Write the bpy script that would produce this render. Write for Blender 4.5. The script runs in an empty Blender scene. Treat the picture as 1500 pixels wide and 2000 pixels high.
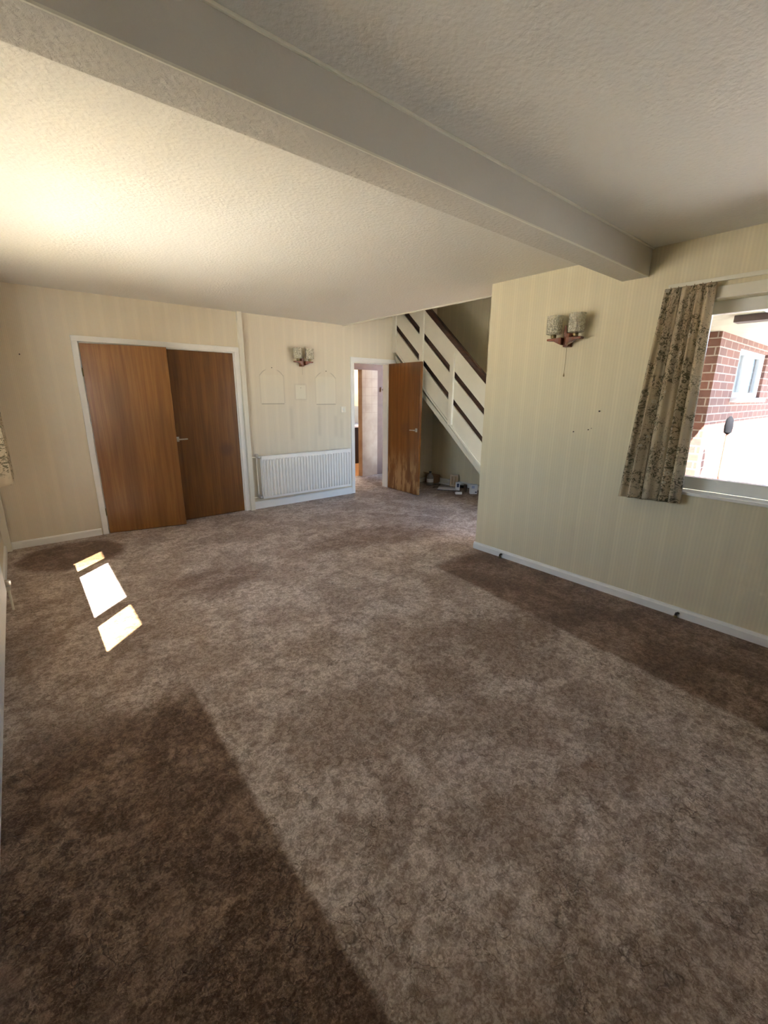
import bpy, bmesh, math, random
from mathutils import Vector, Matrix
random.seed(7)
C = bpy.context.scene.collection
sc = bpy.context.scene
PI = math.pi

# ------------------------------------------------------------------ camera, light, exposure
F_PX, PITCH, YAW, ROLL, EYE = 844.5, 15.23, 39.79, 0.445, 1.509
cam_d = bpy.data.cameras.new('camera'); cam = bpy.data.objects.new('camera', cam_d); C.objects.link(cam)
cam_d.sensor_fit = 'HORIZONTAL'; cam_d.sensor_width = 36.0; cam_d.lens = F_PX / 1500 * 36.0
cam_d.clip_start = 0.02; cam_d.clip_end = 300
_a, _b, _c = map(math.radians, (PITCH, YAW, ROLL))
_f = Vector((math.sin(_b)*math.cos(_a), math.cos(_b)*math.cos(_a), -math.sin(_a)))
_r = Vector((math.cos(_b), -math.sin(_b), 0)); _u = _r.cross(_f)
_r2 = _r*math.cos(_c) + _u*math.sin(_c); _u2 = -_r*math.sin(_c) + _u*math.cos(_c)
m = Matrix((_r2, _u2, -_f)).transposed().to_4x4(); m.translation = (0, 0, EYE)
cam.matrix_world = m
sc.camera = cam

SUN_EL, SUN_STRENGTH, SKY_STRENGTH, EXPOSURE = 52.6, 13.0, 3.8, 3.55
world = bpy.data.worlds.new('world'); sc.world = world; world.use_nodes = True
wn = world.node_tree.nodes; wl = world.node_tree.links; wn.clear()
sky = wn.new('ShaderNodeTexSky'); sky.sky_type = 'HOSEK_WILKIE'; sky.turbidity = 3.0; sky.ground_albedo = 0.4
sky.sun_direction = Vector((-0.7071*math.cos(math.radians(SUN_EL)), -0.7071*math.cos(math.radians(SUN_EL)), math.sin(math.radians(SUN_EL))))
bg = wn.new('ShaderNodeBackground'); bg.inputs['Strength'].default_value = SKY_STRENGTH
wo = wn.new('ShaderNodeOutputWorld')
wl.new(sky.outputs[0], bg.inputs[0]); wl.new(bg.outputs[0], wo.inputs[0])
sun_d = bpy.data.lights.new('sun', 'SUN'); sun_d.energy = SUN_STRENGTH; sun_d.angle = math.radians(0.53); sun_d.color = (1, .97, .92)
sun = bpy.data.objects.new('sun', sun_d); C.objects.link(sun)
sun.rotation_euler = Vector((0.7071*math.cos(math.radians(SUN_EL)), 0.7071*math.cos(math.radians(SUN_EL)), -math.sin(math.radians(SUN_EL)))).to_track_quat('-Z', 'Y').to_euler()
sun.location = (-6, -3, 9)
def portal(name, loc, rot, sx, sy):
    d = bpy.data.lights.new(name, 'AREA'); d.shape = 'RECTANGLE'; d.size = sx; d.size_y = sy
    d.cycles.is_portal = True
    o = bpy.data.objects.new(name, d); C.objects.link(o); o.location = loc; o.rotation_euler = rot
portal('daylight_portal_left', (-0.62, 3.12, 1.45), (0, -PI/2, 0), 1.3, 2.1)
portal('daylight_portal_porch', (4.38, 2.40, 1.08), (PI/2, 0, 0), 1.15, 2.0)
portal('daylight_portal_right', (3.75, .20, 1.48), (0, PI/2, 0), 1.3, 1.7)
vs = sc.view_settings; vs.view_transform = 'Standard'; vs.look = 'None'; vs.gamma = 1; vs.exposure = EXPOSURE; vs.use_curve_mapping = False
cy = sc.cycles
cy.use_denoising = True; cy.use_adaptive_sampling = True; cy.adaptive_threshold = .03; cy.max_bounces = 9; cy.diffuse_bounces = 7; cy.glossy_bounces = 4; cy.transparent_max_bounces = 12
cy.sample_clamp_indirect = 8.0; cy.caustics_reflective = False; cy.caustics_refractive = False

# ------------------------------------------------------------------ node helper
class NT:
    def __init__(s, name):
        s.m = bpy.data.materials.new(name); s.m.use_nodes = True
        s.t = s.m.node_tree; s.t.nodes.clear()
        s.out = s.t.nodes.new('ShaderNodeOutputMaterial')
        s.bsdf = s.t.nodes.new('ShaderNodeBsdfPrincipled'); s.t.links.new(s.bsdf.outputs[0], s.out.inputs[0])
    def n(s, typ, **kw):
        nd = s.t.nodes.new(typ)
        for k, v in kw.items(): setattr(nd, k, v)
        return nd
    def put(s, sock, v):
        if isinstance(v, bpy.types.NodeSocket): s.t.links.new(v, sock)
        elif v is not None:
            if hasattr(sock, 'default_value') and hasattr(sock.default_value, '__len__') and not hasattr(v, '__len__'): v = (v, v, v)
            if hasattr(v, '__len__') and len(v) == 3 and len(getattr(sock, 'default_value', (0,0,0))) == 4: v = tuple(v) + (1,)
            sock.default_value = v
    def set(s, **kw):
        for k, v in kw.items(): s.put(s.bsdf.inputs[k.replace('_', ' ')], v)
    def pos(s, kind='Object'): return s.n('ShaderNodeTexCoord').outputs[kind]
    def xyz(s, v):
        q = s.n('ShaderNodeSeparateXYZ'); s.put(q.inputs[0], v); return q.outputs
    def comb(s, x=0, y=0, z=0):
        q = s.n('ShaderNodeCombineXYZ')
        for i, v in enumerate((x, y, z)): s.put(q.inputs[i], v)
        return q.outputs[0]
    def mt(s, op, a, b=None, c=None, clamp=False):
        q = s.n('ShaderNodeMath', operation=op, use_clamp=clamp)
        for i, v in enumerate((a, b, c)): s.put(q.inputs[i], v)
        return q.outputs[0]
    def vm(s, op, a, b=None):
        q = s.n('ShaderNodeVectorMath', operation=op); s.put(q.inputs[0], a); s.put(q.inputs[1], b)
        return q.outputs['Value'] if op in ('LENGTH', 'DISTANCE') else q.outputs[0]
    def noise(s, vec, scale, detail=3, rough=.5, dist=0, out=0):
        q = s.n('ShaderNodeTexNoise'); s.put(q.inputs['Vector'], vec)
        for k, v in (('Scale', scale), ('Detail', detail), ('Roughness', rough), ('Distortion', dist)): s.put(q.inputs[k], v)
        return q.outputs[out]
    def vor(s, vec, scale, feature='F1', rnd=1, out='Distance'):
        q = s.n('ShaderNodeTexVoronoi', feature=feature); s.put(q.inputs['Vector'], vec); s.put(q.inputs['Scale'], scale); s.put(q.inputs['Randomness'], rnd)
        return q.outputs[out]
    def rng(s, v, a, b, c=0, d=1, smooth=True):
        q = s.n('ShaderNodeMapRange'); q.interpolation_type = 'SMOOTHSTEP' if smooth else 'LINEAR'
        for i, x in enumerate((v, a, b, c, d)): s.put(q.inputs[i], x)
        return q.outputs[0]
    def mix(s, f, a, b, mode='MIX'):
        q = s.n('ShaderNodeMix', data_type='RGBA', blend_type=mode)
        s.put(q.inputs[0], f); s.put(q.inputs[6], a); s.put(q.inputs[7], b); return q.outputs[2]
    def bump(s, h, strength=.3, dist=.005, normal=None):
        q = s.n('ShaderNodeBump'); s.put(q.inputs['Height'], h); q.inputs['Strength'].default_value = strength; q.inputs['Distance'].default_value = dist
        if normal is not None: s.put(q.inputs['Normal'], normal)
        s.t.links.new(q.outputs[0], s.bsdf.inputs['Normal']); return q.outputs[0]

def plain(name, col, rough=.5, metal=0, spec=.5, var=0.05):
    t = NT(name); p = t.pos()
    nz = t.noise(p, 9, 3)
    c2 = tuple(x*(1-2*var) for x in col)
    t.set(Base_Color=t.mix(t.rng(nz, .35, .65), col, c2), Roughness=rough, Metallic=metal)
    t.bsdf.inputs['Specular IOR Level'].default_value = spec
    return t.m

def wallpaper(name, col, axis, marks=None, fine=0.0135, broad=0.155):
    t = NT(name); p = t.pos(); x = t.xyz(p); u = x[axis]; z = x[2]
    b = t.mt('SINE', t.mt('MULTIPLY', u, 2*PI/broad)); fb = t.rng(b, .55, .85)
    f = t.mt('SINE', t.mt('MULTIPLY', u, 2*PI/fine))
    ff = t.rng(f, -.6, .6)
    c = t.mix(fb, col, tuple(min(1, q*1.045) for q in col))
    c = t.mix(t.mt('MULTIPLY', ff, .5), c, tuple(q*.93 for q in col))
    dirt = t.noise(p, 1.3, 4, .6)
    c = t.mix(t.mt('MULTIPLY', t.rng(dirt, .45, .8), .22), c, tuple(q*k for q, k in zip(col, (.82, .78, .70))))
    vert = t.noise(t.comb(t.mt('MULTIPLY', u, 14), 0, t.mt('MULTIPLY', z, .9)), 1, 3)
    c = t.mix(t.mt('MULTIPLY', t.rng(vert, .5, .75), .13), c, tuple(q*.7 for q in col))
    if marks: c = marks(t, c, u, z)
    t.set(Base_Color=c, Roughness=.62)
    t.bump(t.mt('ADD', ff, t.mt('MULTIPLY', t.noise(p, 160, 2), .5)), .12, .0015)
    return t.m

def box_mask(t, u, z, u0, u1, z0, z1, s=.004):
    a = t.mt('MULTIPLY', t.rng(u, u0-s, u0+s), t.rng(u, u1-s, u1+s, 1, 0))
    b = t.mt('MULTIPLY', t.rng(z, z0-s, z0+s), t.rng(z, z1-s, z1+s, 1, 0))
    return t.mt('MULTIPLY', a, b)

def back_marks(t, c, u, z):
    dark = (.20, .17, .12); clean = (.80, .76, .62)
    def add(mask, amt, col):
        nonlocal c
        c = t.mix(t.mt('MULTIPLY', mask, amt), c, col)
    for (a, b, z0, z1, arc) in ((2.462, 2.785, 1.385, 1.74, (2.622, 1.625)), (3.278, 3.605, 1.372, 1.74, (3.442, 1.615))):
        add(box_mask(t, u, z, a, b, z0, z1, .012), .30, clean)
        add(box_mask(t, u, z, a, b, z0-.014, z0-.002, .004), .5, dark)
        add(box_mask(t, u, z, a-.012, a-.002, z0, z1, .006), .16, dark)
        add(box_mask(t, u, z, b, b+.010, z0, z1, .006), .22, dark)
        d = t.vm('DISTANCE', t.comb(u, 0, z), (arc[0], 0, arc[1]))
        ring = t.mt('MULTIPLY', t.rng(d, .186, .192), t.rng(d, .194, .202, 1, 0))
        side = t.rng(t.mt('ABSOLUTE', t.mt('SUBTRACT', u, arc[0])), .06, .10)
        side2 = t.rng(t.mt('ABSOLUTE', t.mt('SUBTRACT', u, arc[0])), .155, .17, 1, 0)
        up = t.rng(z, 1.70, 1.73)
        add(t.mt('MULTIPLY', t.mt('MULTIPLY', ring, up), t.mt('MULTIPLY', side, side2)), .45, dark)
    add(box_mask(t, u, z, 2.945, 3.128, 1.425, 1.635, .02), .16, dark)
    add(box_mask(t, u, z, 2.960, 3.115, 1.440, 1.620, .004), .75, clean)
    for x0, z0, z1, w in ((2.88, .9, 1.33, .016), (3.315, .93, 1.34, .02), (3.60, .9, 1.2, .02), (3.70, .88, 1.15, .012)):
        add(box_mask(t, u, z, x0-w, x0+w, z0, z1, .035), .20, dark)
    # shadow-less grime where a lamp warmed the paper
    return c

def textured_plaster(name, col, depth=.5):
    t = NT(name); p = t.pos()
    v = t.vor(p, 55, 'SMOOTH_F1'); n1 = t.noise(p, 70, 4, .6, .4)
    stain = t.rng(t.noise(p, .8, 3, .5, .5), .5, .75)
    c = t.mix(t.mt('MULTIPLY', stain, .25), col, tuple(q*k for q, k in zip(col, (.86, .83, .77))))
    d = t.vm('DISTANCE', p, (1.50, 1.06, 2.446))
    c = t.mix(t.mt('MULTIPLY', t.rng(d, .02, .05, 1, 0), .12), c, (.3, .28, .25))
    t.set(Base_Color=c, Roughness=.55)
    gn = t.n('ShaderNodeNewGeometry'); up = t.mt('ABSOLUTE', t.xyz(gn.outputs['True Normal'])[2])
    t.bump(t.mt('MULTIPLY', t.mt('ADD', t.mt('MULTIPLY', v, .8), n1), t.mt('ADD', .12, t.mt('MULTIPLY', up, .88))), depth, .005)
    return t.m

def wood(name, c1, c2, axis=2, rough=.32, extra=None, grain=1.0, coat=.25):
    t = NT(name); p = t.pos(); x = t.xyz(p)
    s = [38*grain, 38*grain, 38*grain]; s[axis] = 1.3
    q = t.comb(*[t.mt('MULTIPLY', x[i], s[i]) for i in range(3)])
    g = t.noise(q, 1, 6, .62, .6)
    s2 = [5, 5, 5]; s2[axis] = .5
    w = t.noise(t.comb(*[t.mt('MULTIPLY', x[i], s2[i]) for i in range(3)]), 1, 2, .5, 1.2)
    c = t.mix(t.rng(g, .3, .72), c1, c2)
    c = t.mix(t.mt('MULTIPLY', t.rng(w, .42, .68), .45), c, tuple(k*.62 for k in c2))
    if extra: c = extra(t, c, x)
    t.set(Base_Color=c, Roughness=t.rng(g, .2, .8, rough-.05, rough+.12))
    t.bsdf.inputs['Coat Weight'].default_value = coat; t.bsdf.inputs['Coat Roughness'].default_value = .28
    t.bump(g, .10, .001)
    return t.m

def carpet():
    t = NT('carpet_pile'); p = t.pos(); x = t.xyz(p); X, Y = x[0], x[1]
    wob = t.mt('MULTIPLY', t.mt('SUBTRACT', t.noise(p, 3.2, 4, .6), .5), .08)
    Xw = t.mt('ADD', X, wob); Yw = t.mt('ADD', Y, t.mt('MULTIPLY', t.mt('SUBTRACT', t.noise(p, 2.3, 4, .6), .5), .3))
    # base blotches
    n1 = t.noise(p, 2.6, 5, .62, .5); n2 = t.noise(p, 13, 5, .65, .2)
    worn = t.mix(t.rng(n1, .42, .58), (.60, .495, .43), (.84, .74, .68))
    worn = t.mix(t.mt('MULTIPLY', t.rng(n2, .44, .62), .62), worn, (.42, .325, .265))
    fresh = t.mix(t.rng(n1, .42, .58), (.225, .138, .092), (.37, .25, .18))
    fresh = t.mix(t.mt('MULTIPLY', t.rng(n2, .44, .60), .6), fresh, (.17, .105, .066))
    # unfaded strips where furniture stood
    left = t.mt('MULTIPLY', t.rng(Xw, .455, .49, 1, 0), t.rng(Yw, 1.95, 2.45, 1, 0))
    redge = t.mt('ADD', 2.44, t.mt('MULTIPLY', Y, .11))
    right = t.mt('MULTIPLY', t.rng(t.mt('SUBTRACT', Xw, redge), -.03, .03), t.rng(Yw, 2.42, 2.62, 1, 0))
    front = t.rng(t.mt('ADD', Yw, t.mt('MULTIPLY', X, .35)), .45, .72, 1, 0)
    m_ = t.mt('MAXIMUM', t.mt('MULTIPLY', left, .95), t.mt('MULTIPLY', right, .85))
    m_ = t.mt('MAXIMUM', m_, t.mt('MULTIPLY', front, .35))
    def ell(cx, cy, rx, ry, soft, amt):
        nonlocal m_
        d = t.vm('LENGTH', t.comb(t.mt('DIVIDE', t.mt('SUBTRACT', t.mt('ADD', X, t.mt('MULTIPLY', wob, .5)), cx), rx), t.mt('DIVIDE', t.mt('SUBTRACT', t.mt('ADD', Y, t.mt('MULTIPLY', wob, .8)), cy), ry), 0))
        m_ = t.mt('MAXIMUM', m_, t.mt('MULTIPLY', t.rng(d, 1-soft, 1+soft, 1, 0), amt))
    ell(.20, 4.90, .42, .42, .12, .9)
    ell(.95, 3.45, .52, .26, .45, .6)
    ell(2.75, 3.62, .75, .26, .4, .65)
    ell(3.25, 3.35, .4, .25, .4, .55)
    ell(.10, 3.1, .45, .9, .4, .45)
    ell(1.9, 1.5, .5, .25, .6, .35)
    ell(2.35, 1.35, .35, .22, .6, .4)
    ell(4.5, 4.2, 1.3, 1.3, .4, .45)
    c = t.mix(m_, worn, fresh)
    # tufting cracks
    ck = t.vor(t.vm('ADD', p, t.comb(t.noise(p, 9, 2), t.noise(p, 7, 2), 0)), 8.5, 'DISTANCE_TO_EDGE')
    ck2 = t.mt('MULTIPLY', t.rng(ck, .0, .045, 1, 0), t.rng(t.noise(p, 6, 3), .47, .58))
    c = t.mix(t.mt('MULTIPLY', ck2, .5), c, (.08, .058, .044))
    n3 = t.noise(p, 42, 4, .7, .8)
    c = t.mix(t.mt('MULTIPLY', t.rng(n3, .43, .57, 1, 0), .75), c, t.mix(1, c, (.55, .50, .46), 'MULTIPLY'))
    tuft = t.noise(p, 140, 3, .7); tuft2 = t.noise(p, 420, 2, .6)
    c = t.mix(t.mt('MULTIPLY', t.rng(tuft, .38, .62, 1, 0), .6), c, t.mix(1, c, (.50, .45, .41), 'MULTIPLY'))
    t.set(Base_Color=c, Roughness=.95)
    t.bsdf.inputs['Specular IOR Level'].default_value = .15
    t.bsdf.inputs['Sheen Weight'].default_value = .12; t.bsdf.inputs['Sheen Roughness'].default_value = .45
    t.bsdf.inputs['Sheen Tint'].default_value = (.95, .95, 1, 1)
    h = t.mt('ADD', t.mt('MULTIPLY', t.noise(p, 28, 4, .6), 1.2), t.mt('ADD', t.mt('MULTIPLY', tuft, .9), t.mt('MULTIPLY', tuft2, .4)))
    h = t.mt('SUBTRACT', h, t.mt('MULTIPLY', ck2, .25))
    t.bump(h, .65, .010)
    return t.m

def floral():
    t = NT('floral_cotton'); uv = t.pos('UV')
    cl = t.noise(uv, 5.5, 2, .5)
    clm = t.rng(cl, .42, .52)
    v = t.vor(t.vm('ADD', uv, t.vm('SCALE', t.noise(uv, 30, 2, out=1))), 34)
    vv = t.vor(t.vm('ADD', uv, (3.1, 1.7, 0)), 80)
    wv = t.noise(uv, 38, 3, .6, 1.8)
    leaf = t.mt('MULTIPLY', t.rng(wv, .51, .55), clm)
    bud = t.mt('MULTIPLY', t.rng(v, .30, .36, 1, 0), clm)
    dot = t.mt('MULTIPLY', t.rng(vv, .20, .25, 1, 0), t.rng(t.noise(uv, 8, 1), .42, .5))
    c = t.mix(t.rng(t.noise(uv, 3, 2), .3, .7), (.70, .60, .43), (.58, .48, .33))
    c = t.mix(t.mt('MULTIPLY', dot, .75), c, (.20, .15, .10))
    c = t.mix(t.mt('MULTIPLY', bud, .7), c, (.34, .23, .14))
    c = t.mix(t.mt('MULTIPLY', leaf, .85), c, (.11, .095, .05))
    # pale daisies
    fl = t.vor(t.vm('ADD', uv, (.3, .9, 0)), 9)
    c = t.mix(t.mt('MULTIPLY', t.mt('MULTIPLY', t.rng(fl, .11, .13, 1, 0), t.rng(fl, .05, .06)), .8), c, (.72, .68, .58))
    t.set(Base_Color=c, Roughness=.85)
    # some daylight comes through the cotton
    tr = t.n('ShaderNodeBsdfTranslucent'); t.put(tr.inputs[0], c)
    mx = t.n('ShaderNodeMixShader'); mx.inputs[0].default_value = .28
    t.t.links.new(t.bsdf.outputs[0], mx.inputs[1]); t.t.links.new(tr.outputs[0], mx.inputs[2]); t.t.links.new(mx.outputs[0], t.out.inputs[0])
    t.bump(t.noise(uv, 300, 2), .15, .001)
    return t.m

def brick():
    t = NT('red_brick'); p = t.pos(); x = t.xyz(p)
    u = t.mt('ADD', x[0], x[1])
    b = t.n('ShaderNodeTexBrick'); b.offset = .5
    t.put(b.inputs['Vector'], t.comb(u, x[2], 0))
    for k, v in (('Color1', (.15, .055, .04, 1)), ('Color2', (.10, .042, .036, 1)), ('Mortar', (.30, .27, .24, 1)), ('Scale', 1.0), ('Mortar Size', .006), ('Brick Width', .225), ('Row Height', .075), ('Mortar Smooth', .15)):
        b.inputs[k].default_value = v
    c = t.mix(t.mt('MULTIPLY', t.noise(p, 25, 4), .4), b.outputs[0], (.19, .10, .07))
    t.set(Base_Color=c, Roughness=.9); t.bump(t.mt('SUBTRACT', 1, b.outputs[1]), .4, .004)
    return t.m

def glass(name, tint=(1, 1, 1), rough=0.02):
    t = NT(name)
    tr = t.n('ShaderNodeBsdfTransparent'); tr.inputs[0].default_value = tint + (1,)
    gl = t.n('ShaderNodeBsdfGlossy'); gl.inputs['Roughness'].default_value = rough
    fr = t.n('ShaderNodeFresnel'); fr.inputs[0].default_value = 1.45
    mx = t.n('ShaderNodeMixShader')
    t.t.links.new(t.mt('MULTIPLY', fr.outputs[0], .6), mx.inputs[0])
    t.t.links.new(tr.outputs[0], mx.inputs[1]); t.t.links.new(gl.outputs[0], mx.inputs[2]); t.t.links.new(mx.outputs[0], t.out.inputs[0])
    return t.m

def tiles():
    t = NT('pink_wall_tile'); p = t.pos(); x = t.xyz(p)
    fx = t.mt('FRACT', t.mt('DIVIDE', x[0], .15)); fz = t.mt('FRACT', t.mt('DIVIDE', t.mt('ADD', x[2], .02), .15))
    gx = t.rng(t.mt('ABSOLUTE', t.mt('SUBTRACT', fx, .5)), .47, .49); gz = t.rng(t.mt('ABSOLUTE', t.mt('SUBTRACT', fz, .5)), .47, .49)
    g = t.mt('MULTIPLY', t.mt('MAXIMUM', gx, gz), t.rng(x[2], 1.12, 1.2))
    base = t.mix(t.rng(t.noise(p, 5, 3), .3, .7), (.50, .36, .26), (.42, .28, .20))
    t.set(Base_Color=t.mix(t.mt('MULTIPLY', g, .55), base, (.33, .2, .15)), Roughness=.25)
    t.bump(t.mt('SUBTRACT', 1, g), .3, .002)
    return t.m

# ------------------------------------------------------------------ mesh helpers
class MB:
    def __init__(s): s.bm = bmesh.new(); s.uv = None
    def box(s, x0, x1, y0, y1, z0, z1, bev=0):
        b = bmesh.new()
        vs = [b.verts.new((x, y, z)) for x in (x0, x1) for y in (y0, y1) for z in (z0, z1)]
        for f in ((0, 1, 3, 2), (4, 6, 7, 5), (0, 4, 5, 1), (2, 3, 7, 6), (0, 2, 6, 4), (1, 5, 7, 3)): b.faces.new([vs[i] for i in f])
        bmesh.ops.recalc_face_normals(b, faces=b.faces)
        if bev: bmesh.ops.bevel(b, geom=list(b.edges), offset=bev, segments=2, profile=.6, affect='EDGES')
        s._join(b); return s
    def _join(s, b, mat=None):
        if mat is not None: b.transform(mat)
        me = bpy.data.meshes.new('tmp'); b.to_mesh(me); b.free(); s.bm.from_mesh(me); bpy.data.meshes.remove(me)
    def prism(s, pts, axis, a0, a1, bev=0):
        b = bmesh.new()
        def P(p, a):
            if axis == 0: return (a, p[0], p[1])
            if axis == 1: return (p[0], a, p[1])
            return (p[0], p[1], a)
        A = [b.verts.new(P(p, a0)) for p in pts]; B = [b.verts.new(P(p, a1)) for p in pts]
        n = len(pts); b.faces.new(A); b.faces.new(B[::-1])
        for i in range(n): b.faces.new((A[i], B[i], B[(i+1) % n], A[(i+1) % n]))
        bmesh.ops.recalc_face_normals(b, faces=b.faces)
        if bev: bmesh.ops.bevel(b, geom=list(b.edges), offset=bev, segments=2, profile=.6, affect='EDGES')
        s._join(b); return s
    def lathe(s, prof, center=(0, 0, 0), axis='Z', seg=32, wob=None, closed=False):
        b = bmesh.new(); rings = []
        for r, z in prof:
            ring = []
            for k in range(seg):
                a = 2*PI*k/seg; rr = r*(1 + (wob(k, z) if wob else 0))
                ring.append(b.verts.new((rr*math.cos(a), rr*math.sin(a), z)))
            rings.append(ring)
        for i in range(len(rings)-1):
            for k in range(seg): b.faces.new((rings[i][k], rings[i][(k+1) % seg], rings[i+1][(k+1) % seg], rings[i+1][k]))
        if closed:
            for k in range(seg): b.faces.new((rings[-1][k], rings[-1][(k+1) % seg], rings[0][(k+1) % seg], rings[0][k]))
        else:
            if prof[0][0] > 1e-5: b.faces.new(rings[0][::-1])
            if prof[-1][0] > 1e-5: b.faces.new(rings[-1])
        bmesh.ops.remove_doubles(b, verts=b.verts, dist=1e-6)
        bmesh.ops.recalc_face_normals(b, faces=b.faces)
        M = Matrix.Translation(center) @ {'Z': Matrix(), 'X': Matrix.Rotation(PI/2, 4, 'Y'), 'Y': Matrix.Rotation(-PI/2, 4, 'X')}[axis]
        s._join(b, M); return s
    def tube(s, pts, r, seg=10):
        pts = [Vector(p) for p in pts]; b = bmesh.new(); rings = []
        prev = None
        for i, p in enumerate(pts):
            d = (pts[min(i+1, len(pts)-1)] - pts[max(i-1, 0)]).normalized()
            ref = prev or (Vector((0, 0, 1)) if abs(d.z) < .9 else Vector((1, 0, 0)))
            a = d.cross(ref).normalized(); c = a.cross(d).normalized(); prev = c
            rr = r[i] if isinstance(r, (list, tuple)) else r
            rings.append([b.verts.new(p + a*rr*math.cos(2*PI*k/seg) + c*rr*math.sin(2*PI*k/seg)) for k in range(seg)])
        for i in range(len(rings)-1):
            for k in range(seg): b.faces.new((rings[i][k], rings[i][(k+1) % seg], rings[i+1][(k+1) % seg], rings[i+1][k]))
        b.faces.new(rings[0][::-1]); b.faces.new(rings[-1])
        bmesh.ops.recalc_face_normals(b, faces=b.faces)
        s._join(b); return s
    def build(s, name, mat, parent=None, smooth=False, kind=None, label=None):
        me = bpy.data.meshes.new(name); s.bm.to_mesh(me); s.bm.free()
        me.materials.append(mat)
        if smooth:
            for p in me.polygons: p.use_smooth = True
            me.set_sharp_from_angle(angle=math.radians(40)) if hasattr(me, 'set_sharp_from_angle') else None
        o = bpy.data.objects.new(name, me); C.objects.link(o)
        if parent: o.parent = parent
        if kind: o['kind'] = kind
        if label: o['label'] = label
        return o
def thing(name, label, cat, group=None, kind=None):
    o = bpy.data.objects.new(name, None); C.objects.link(o); o.empty_display_size = .1
    if label: o['label'] = label
    if cat: o['category'] = cat
    if group: o['group'] = group
    if kind: o['kind'] = kind
    return o
def tag(o, label, cat, group=None):
    o['label'] = label; o['category'] = cat
    if group: o['group'] = group
    return o
def rebase(root, loc):
    """children were built in room coordinates; put the thing's own origin at loc"""
    M = Matrix.Translation(-Vector(loc)); done = set()
    def rec(o):
        for ch in o.children:
            if ch.type == 'MESH' and ch.data.name not in done: ch.data.transform(M); done.add(ch.data.name)
            rec(ch)
    rec(root); root.location = loc
def origin(o, loc):
    o.data.transform(Matrix.Translation(-Vector(loc))); o.location = loc
def copy_tree(o, parent=None):
    c = o.copy(); C.objects.link(c); c.parent = parent
    for ch in list(o.children): copy_tree(ch, c)
    return c
def S(mb, name, mat, parent=None, label=None, cat=None):
    o = mb.build(name, mat, parent, kind='structure' if parent is None else None)
    if label: o['label'] = label
    if cat: o['category'] = cat
    return o
def wall_cells(mb, axis, a0, a1, u0, u1, z0, z1, holes):
    us = sorted({u0, u1, *[h[0] for h in holes], *[h[1] for h in holes]}); us = [u for u in us if u0 <= u <= u1]
    for i in range(len(us)-1):
        A, B = us[i], us[i+1]; mid = (A+B)/2
        hs = sorted([h for h in holes if h[0] < mid < h[1]], key=lambda h: h[2]); z = z0
        for h in hs:
            if h[2] > z + 1e-4:
                mb.box(*((a0, a1, A, B) if axis == 0 else (A, B, a0, a1)), z, h[2])
            z = h[3]
        if z < z1 - 1e-4: mb.box(*((a0, a1, A, B) if axis == 0 else (A, B, a0, a1)), z, z1)
    return mb

# ------------------------------------------------------------------ materials
CREAM = (.72, .655, .475); PINKISH = (.73, .66, .525)
M_back = wallpaper('wallpaper_back', PINKISH, 0, back_marks)
M_right = wallpaper('wallpaper_right', CREAM, 1, None, .022, .155)
M_left = wallpaper('wallpaper_left', PINKISH, 1)
M_ceil = textured_plaster('textured_ceiling_paint', (.73, .71, .66))
M_beam = textured_plaster('embossed_beam_shade_tone', (.60, .57, .515), 1.0)  # greyer than the ceiling: shade of the beam's underside put into the colour
M_gloss = plain('cream_gloss_paint', (.78, .755, .65), .3, var=.012)
M_white = plain('white_gloss_paint', (.85, .85, .83), .28, var=.01)
M_upvc = plain('white_plastic', (.82, .83, .82), .25, var=.01)
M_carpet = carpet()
def worn_base(t, c, x):
    n = t.noise(t.comb(t.mt('MULTIPLY', x[1], 9), 0, t.mt('MULTIPLY', x[2], 2.2)), 1, 4, .6)
    h = t.mt('MULTIPLY', t.rng(x[2], .25, .8, 1, 0), t.rng(n, .44, .56))
    c = t.mix(t.mt('MULTIPLY', h, .65), c, (.58, .36, .16))
    d = t.vm('DISTANCE', t.comb(0, x[1], x[2]), (0, -.42, 1.0))
    return t.mix(t.mt('MULTIPLY', t.rng(d, .05, .14, 1, 0), .35), c, (.1, .04, .02))
def blob(t, c, x):
    d = t.vm('DISTANCE', t.comb(x[0], 0, x[2]), (-.17, 0, .83))
    c = t.mix(t.mt('MULTIPLY', t.rng(d, .02, .13, 1, 0), .6), c, (.07, .025, .015))
    return c
TEAK1, TEAK2 = (.33, .148, .034), (.22, .086, .016)
M_teakA = wood('teak_veneer_left', TEAK1, TEAK2)
M_teakB = wood('teak_veneer_right', (.21, .088, .016), (.125, .046, .007), extra=blob)
M_teakC = wood('teak_veneer_hall', (.26, .098, .015), (.16, .052, .006), extra=worn_base)
M_darkwood = wood('dark_stained_wood', (.075, .032, .017), (.035, .014, .008), axis=1, rough=.35)
M_mahog = wood('mahogany', (.25, .060, .014), (.12, .022, .006), axis=2, rough=.25, grain=2)
M_chrome = plain('brushed_chrome', (.62, .61, .58), .28, metal=1, var=.02)
M_brass = plain('aged_brass', (.35, .28, .15), .4, metal=1)
M_black = plain('black_plastic', (.018, .018, .02), .4, var=0)
M_floral = floral()
M_glass = glass('clear_glass'); M_obscure = glass('patterned_glass', (.88, .80, .64), .1)
M_tint = glass('view_dimming_glass', (.76, .77, .78))  # grey tint added to dim the daylight and the bright view outside
M_brick = brick(); M_tile = tiles()
M_plum = plain('plum_paint', (.21, .11, .08), .5)
M_concrete = plain('pale_concrete', (.42, .41, .38), .9)
M_soffit = plain('cream_soffit', (.45, .42, .33), .6)
M_cab = plain('cream_cabinet', (.80, .68, .47), .35)
M_dark = plain('dark_base_unit', (.022, .012, .009), .5)
M_lino = plain('orange_floor', (.42, .20, .08), .3)
M_stair = plain('brown_stair_carpet', (.10, .06, .04), .9)
M_hole = plain('dark_hole', (.06, .04, .03), .8)

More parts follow.
